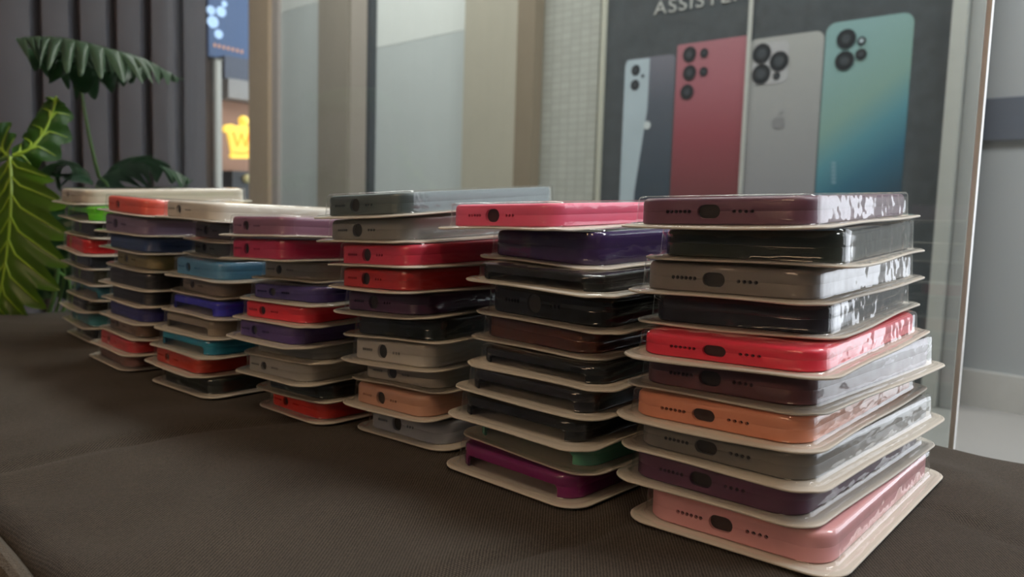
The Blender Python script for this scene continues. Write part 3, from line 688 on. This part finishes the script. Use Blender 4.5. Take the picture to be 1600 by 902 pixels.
def make_pack(s, i):
    rows = PK[s]; row = rows[i]; x, y, yw, z, ta, tb = row; w = WS[s]; up = rows[i-1] if i else None
    col, fin, kind, words = K[s][i]
    c_, s_ = math.cos(yw), math.sin(yw)
    rnd = random.Random(hash_(s, i))
    t = thing('phone_case_package', f'{words} blister-packed phone case, {ORD[i]} in {WHERE[s]}', 'phone case package', (x, y, z), yw,
              {'A': 'packs in the nearest stack', 'B': 'packs in the second stack from the right', 'C': 'packs in the third stack from the right', 'D': 'packs in the middle stack',
               'E': 'packs in the third stack from the left', 'F': 'packs in the second stack from the left', 'G': 'packs in the farthest stack'}[s])
    def Hh(lx, ly):
        if up is None: return HB
        X = x+c_*lx-s_*ly; Y = y+s_*lx+c_*ly
        return max(.0085, plane_z(up, X, Y)-.0002-(z+lx*ta+ly*tb)-CT)
    ph = [rnd.uniform(0, 6.28) for _ in range(4)]; amp = rnd.uniform(.0005, .0011)
    def warp(lx, ly):       # the free flange waves a little outside the blister
        ex = max(0, abs(lx)-(w/2-.0058))/.0058; ey = max(0, abs(ly)-(LD/2-.0058))/.0058; e = min(1.3, math.hypot(ex, ey))
        return e*amp*(math.sin(lx*55+ph[0])*.6+math.sin(ly*48+ph[1])*.6 - .15) if i < 9 else abs(e)*.0002
    def P_(lx, ly, h, fl=False): return (lx, ly, lx*ta+ly*tb+h+(warp(lx, ly) if fl else 0))
    # card
    bm = bmesh.new(); rings = []
    for ins, h in ((.0135, 0), (.006, 0), (.0028, 0), (.0003, 0), (0, .0003), (0, CT-.0003), (.0003, CT), (.0028, CT), (.006, CT), (.0135, CT)):
        rings.append([P_(a, b, h, True) for a, b in rrect(w-2*ins, LD-2*ins, max(.0012, .0135-ins), nc=6, ns=12, nl=7)])
    loft(bm, rings); obj('backing_card', bm, M['card'], t)
    # clear shell: rim, wall, top
    bm = bmesh.new(); rings = []; mg = .0056
    prof = [(.0007, .00015, 'f'), (.0018, .0007, 'f'), (.0034, .0003, 'f'), (mg-.0006, .0003, 'f'), (mg, .0009, 'f'), (mg+.0002, .25, 'w'), (mg+.0004, .5, 'w'), (mg+.0006, .75, 'w'), (mg+.0008, .90, 'w'), (mg+.0013, .965, 'w'), (mg+.0024, 1., 'w'), (mg+.008, 1., 'w')]
    bumpy = fin == 'g' or rnd.random() < .3
    for ins, h, k in prof:
        pts = []
        for a, b in rrect(w-2*ins, LD-2*ins, max(.002, .0135-ins*.55), nc=8, ns=14, nl=26):
            if k == 'f': pts.append(P_(a, b, CT+h, True)); continue
            d = 0
            if bumpy and b < -LD/2+.012:
                if abs(a+.002) < .0036: d = .0016*math.cos((a+.002)/.0036*math.pi/2)*(1 if ins < mg+.0012 else .3)
            cr_ = .00006*math.sin(a*700+ph[2]*3)*math.sin(b*500+h*9) if ins < mg+.001 else 0
            pts.append(P_(a, b-d+cr_, CT+max(.0009, h*Hh(a, b)-.0001)))
        rings.append(pts)
    loft(bm, rings, cap0=False); obj('blister_shell', bm, M['blister'], t, angle=50)
    # case
    sx = (w-.0150)/CW; sy = (LD-.0142)/CL
    def warpmesh(src, dy=0):
        me = src.copy()
        for v in me.vertices:
            a, b = v.co.x*sx, v.co.y*sy + dy; v.co = P_(a, b, CT+.0003+v.co.z/HB*Hh(a, b))
        return me
    src = CANON[kind]
    key = (col, fin)
    if key not in CM:
        CM[key] = mat('case_'+words.replace(' ', '_').replace('-', '_'), col, .40 if fin == 's' else .07, var=.05, scale=60, spec=.5)
    co = obj('phone_case', warpmesh(src[0]), CM[key], t, angle=32)
    if src[1]:
        obj('port_shade_plate', warpmesh(src[1]), portmat(col), co, smooth=False); obj('speaker_shade_plate', warpmesh(src[2]), M['hole'], co, smooth=False)  # dark plates stand in for shade inside the port and speaker holes
    return t
def hash_(s, i): return ord(s)*101+i*7
CM = {}; PM = {}
def portmat(col):
    k = tuple(round(c*.04+.003, 3) for c in col)  # case colour darkened for the shaded inside
    if k not in PM: PM[k] = mat('port_shade', k, .5)
    return PM[k]
for s in 'ABCDEFG':
    for i in range(10): make_pack(s, i)

# ------------------------------------------------------------------ plant beyond the left end of the bench
def leafmat(name, c0, rough=.35):
    m = mat(name, c0, rough, var=.25, scale=25); b = m.node_tree.nodes['Principled BSDF']
    b.inputs['Subsurface Weight'].default_value = .12; b.inputs['Subsurface Radius'].default_value = (.01, .02, .005); return m
GRN = leafmat('mid_green_leaf', (.045, .14, .018)); BRT = leafmat('yellow_green_leaf', (.085, .19, .012)); DRK = leafmat('deep_green_leaf', (.03, .095, .035)); GRY = leafmat('grey_green_leaf', (.10, .17, .10))
VEIN = leafmat('pale_leaf_vein', (.30, .46, .04)); STEM = leafmat('green_stem', (.10, .20, .05))
def crv(pts, n):
    out = []; P4 = [Vector(p) for p in pts]; P4 = [2*P4[0]-P4[1]]+P4+[2*P4[-1]-P4[-2]]
    m_ = len(P4)-3
    for k in range(n+1):
        t_ = k/n*m_; i = min(int(t_), m_-1); u = t_-i; a, b, c, d = P4[i:i+4]
        out.append(.5*((2*b)+(c-a)*u+(2*a-5*b+4*c-d)*u*u+(3*b-a-3*c+d)*u**3))
    return out
def leaf(parent, org, mid, side, width, lobes, notch, mt, sweep=.5, droop=.25, vein=True, asym=(1, 1), label=None, veinr=.0016):
    n = lobes*8; c = crv(mid, n); side = Vector(side).normalized(); nw = 6; bm = bmesh.new(); cols = []
    tips = []
    for k, p in enumerate(c):
        t_ = k/n; tg = (c[min(k+1, n)]-c[max(k-1, 0)]).normalized(); sd = (side-tg*side.dot(tg)).normalized(); nr = tg.cross(sd).normalized()
        if nr.z < 0: nr = -nr
        wd = width*(math.sin(math.pi*min(1, t_*.92+.10))**.7)*(1-.25*t_)
        ph = (t_*lobes) % 1; e = 1-notch*abs(2*ph-1)**1.5
        row = []
        for sgn, as_ in ((-1, asym[0]), (1, asym[1])):
            half = []
            for j in range(1, nw+1):
                q = j/nw; d = wd*as_*q*(e if q > .25 else 1)
                rip = .0035*math.cos(2*math.pi*t_*lobes)*q
                half.append(p+sd*sgn*d+tg*(d*sweep)-nr*(droop*d*q-rip))
            row.append(half)
            if abs(ph-.5) < .07: tips.append((k, sgn, half))
        cols.append(([bm.verts.new(h) for h in reversed(row[0])]+[bm.verts.new(p)]+[bm.verts.new(h) for h in row[1]]))
    for A, B in zip(cols, cols[1:]):
        for j in range(2*nw): bm.faces.new((A[j], A[j+1], B[j+1], B[j]))
    th = bmesh.ops.solidify(bm, geom=bm.faces[:], thickness=.0006)
    for v in bm.verts: v.co -= org
    lf = obj('leaf', bm, mt, parent, angle=70)
    if label: lf['label'] = label
    if vein:
        b = bmesh.new(); tube(b, [p-org for p in c[::2]], veinr*1.5, 6, .4)
        for k, sgn, half in tips:
            base = c[max(0, k-3)]
            tube(b, [base-org]+[h-org+Vector((0, 0, .0005)) for h in half[:5]], veinr, 5, .3)
        obj('vein', b, VEIN, lf)
    return lf
pl_u, pl_v = -1.24, .30
root = W(pl_u, pl_v, FLOOR)
pl = thing('potted_philodendron', 'split-leaf green plant in a dark pot beyond the left end of the bench', 'plant', root)
b = bmesh.new(); prof = [(.075, 0), (.085, .01), (.105, .20), (.112, .21), (.112, .23), (.100, .23), (.097, .20)]
rings = [[(r*math.cos(2*math.pi*k/32), r*math.sin(2*math.pi*k/32), z) for k in range(32)] for r, z in prof]
loft(b, rings); obj('pot', b, M['black'], pl)
b = bmesh.new(); bmesh.ops.create_circle(b, cap_ends=True, segments=32, radius=.098, matrix=Matrix.Translation((0, 0, .202))); obj('soil', b, mat('dark_soil', (.03, .02, .015), .95, bump=.8, scale=120), pl)
crown = root+Vector((0, 0, .21))
def D(px, py, d): return at_d(px, py, d)
RTs = RT.copy()
# big bright leaf hanging at the left edge
leaf(pl, root, [D(16, 246, 1.12), D(18, 300, 1.10), D(14, 370, 1.09), D(4, 440, 1.09), D(-8, 492, 1.10)], RTs+Vector((0, -.25, 0)), .082, 8, .30, BRT, sweep=.65, droop=.15, asym=(1, 1), veinr=.0017, label='bright yellow-green leaf with pale ribs')
leaf(pl, root, [D(20, 244, 1.13), D(48, 232, 1.13), D(70, 205, 1.14), D(84, 170, 1.15), D(88, 150, 1.15)], RTs+Vector((.3, .2, -.5)), .030, 5, .25, GRN, droop=.5, sweep=.3)
leaf(pl, root, [D(14, 246, 1.14), D(0, 232, 1.15), D(-25, 215, 1.16), D(-60, 190, 1.18)], RTs*.2+Vector((0, 0, 1)), .035, 5, .25, GRN, droop=.2)
# arching leaf seen edge-on at the top
leaf(pl, root, [D(24, 60, 1.25), D(62, 57, 1.24), D(110, 61, 1.22), D(165, 74, 1.21), D(225, 92, 1.22), D(286, 126, 1.24)], EYE-D(150, 60, 1.2)+Vector((0, 0, .15)), .070, 14, .68, GRY, droop=.75, sweep=.45, vein=False, label='grey-green arched leaf, seen from its edge')
leaf(pl, root, [D(40, 74, 1.29), D(90, 84, 1.28), D(127, 98, 1.27), D(180, 100, 1.27), D(240, 108, 1.28)], EYE-D(150, 60, 1.2)+Vector((0, 0, .15)), .055, 7, .4, DRK, droop=.85, sweep=.3, vein=False)  # darker colour stands in for the shaded far half of the arched leaf
# low fronds behind the far stack
leaf(pl, root, [D(150, 290, 1.26), D(185, 262, 1.27), D(225, 252, 1.28), D(275, 268, 1.29), D(300, 284, 1.29)], (0, -1, .1), .060, 8, .5, DRK, droop=.45, vein=False)
leaf(pl, root, [D(145, 290, 1.24), D(130, 268, 1.24), D(105, 258, 1.23), D(80, 272, 1.22)], (0, -1, .1), .050, 6, .5, DRK, droop=.45, vein=False)
leaf(pl, root, [D(60, 300, 1.2), D(68, 330, 1.19), D(70, 370, 1.18), D(66, 410, 1.18)], RTs, .030, 5, .4, DRK, droop=.3, vein=False)
leaf(pl, root, [D(105, 470, 1.25), D(92, 430, 1.24), D(75, 400, 1.23), D(50, 385, 1.22)], (0, -.3, 1), .050, 6, .45, DRK, droop=.4, vein=False)  # dark leaves from here down added to darken the gap beside the stacks
leaf(pl, root, [D(60, 470, 1.27), D(80, 420, 1.27), D(95, 360, 1.27), D(92, 320, 1.27)], RTs, .055, 6, .45, DRK, droop=.3, vein=False)
leaf(pl, root, [D(30, 480, 1.28), D(35, 420, 1.28), D(45, 350, 1.28), D(55, 300, 1.28)], RTs, .060, 6, .4, DRK, droop=.3, vein=False)
leaf(pl, root, [D(0, 480, 1.26), D(2, 400, 1.26), D(6, 320, 1.26)], RTs, .055, 6, .4, DRK, droop=.3, vein=False)
def stem(pts, r=.0028):
    b = bmesh.new(); tube(b, [p-root for p in crv(pts, 16)], r, 7, .7); obj('stem', b, STEM, pl)
stem([crown+Vector((.01, 0, 0)), D(165, 330, 1.26), D(152, 270, 1.25), D(137, 200, 1.24), D(127, 140, 1.24), D(120, 75, 1.23)])
stem([crown, D(90, 420, 1.2), D(-10, 330, 1.17), D(-14, 262, 1.14), D(16, 245, 1.125)], .0033)
stem([crown+Vector((0, .02, 0)), D(100, 440, 1.22), D(70, 370, 1.19), D(60, 300, 1.2)], .0022)
stem([crown+Vector((.02, .02, 0)), D(160, 330, 1.27), D(150, 290, 1.26)], .0022)
stem([crown-Vector((.02, 0, 0)), D(110, 460, 1.22), D(60, 400, 1.2), D(48, 300, 1.16), D(20, 246, 1.13)], .0022)
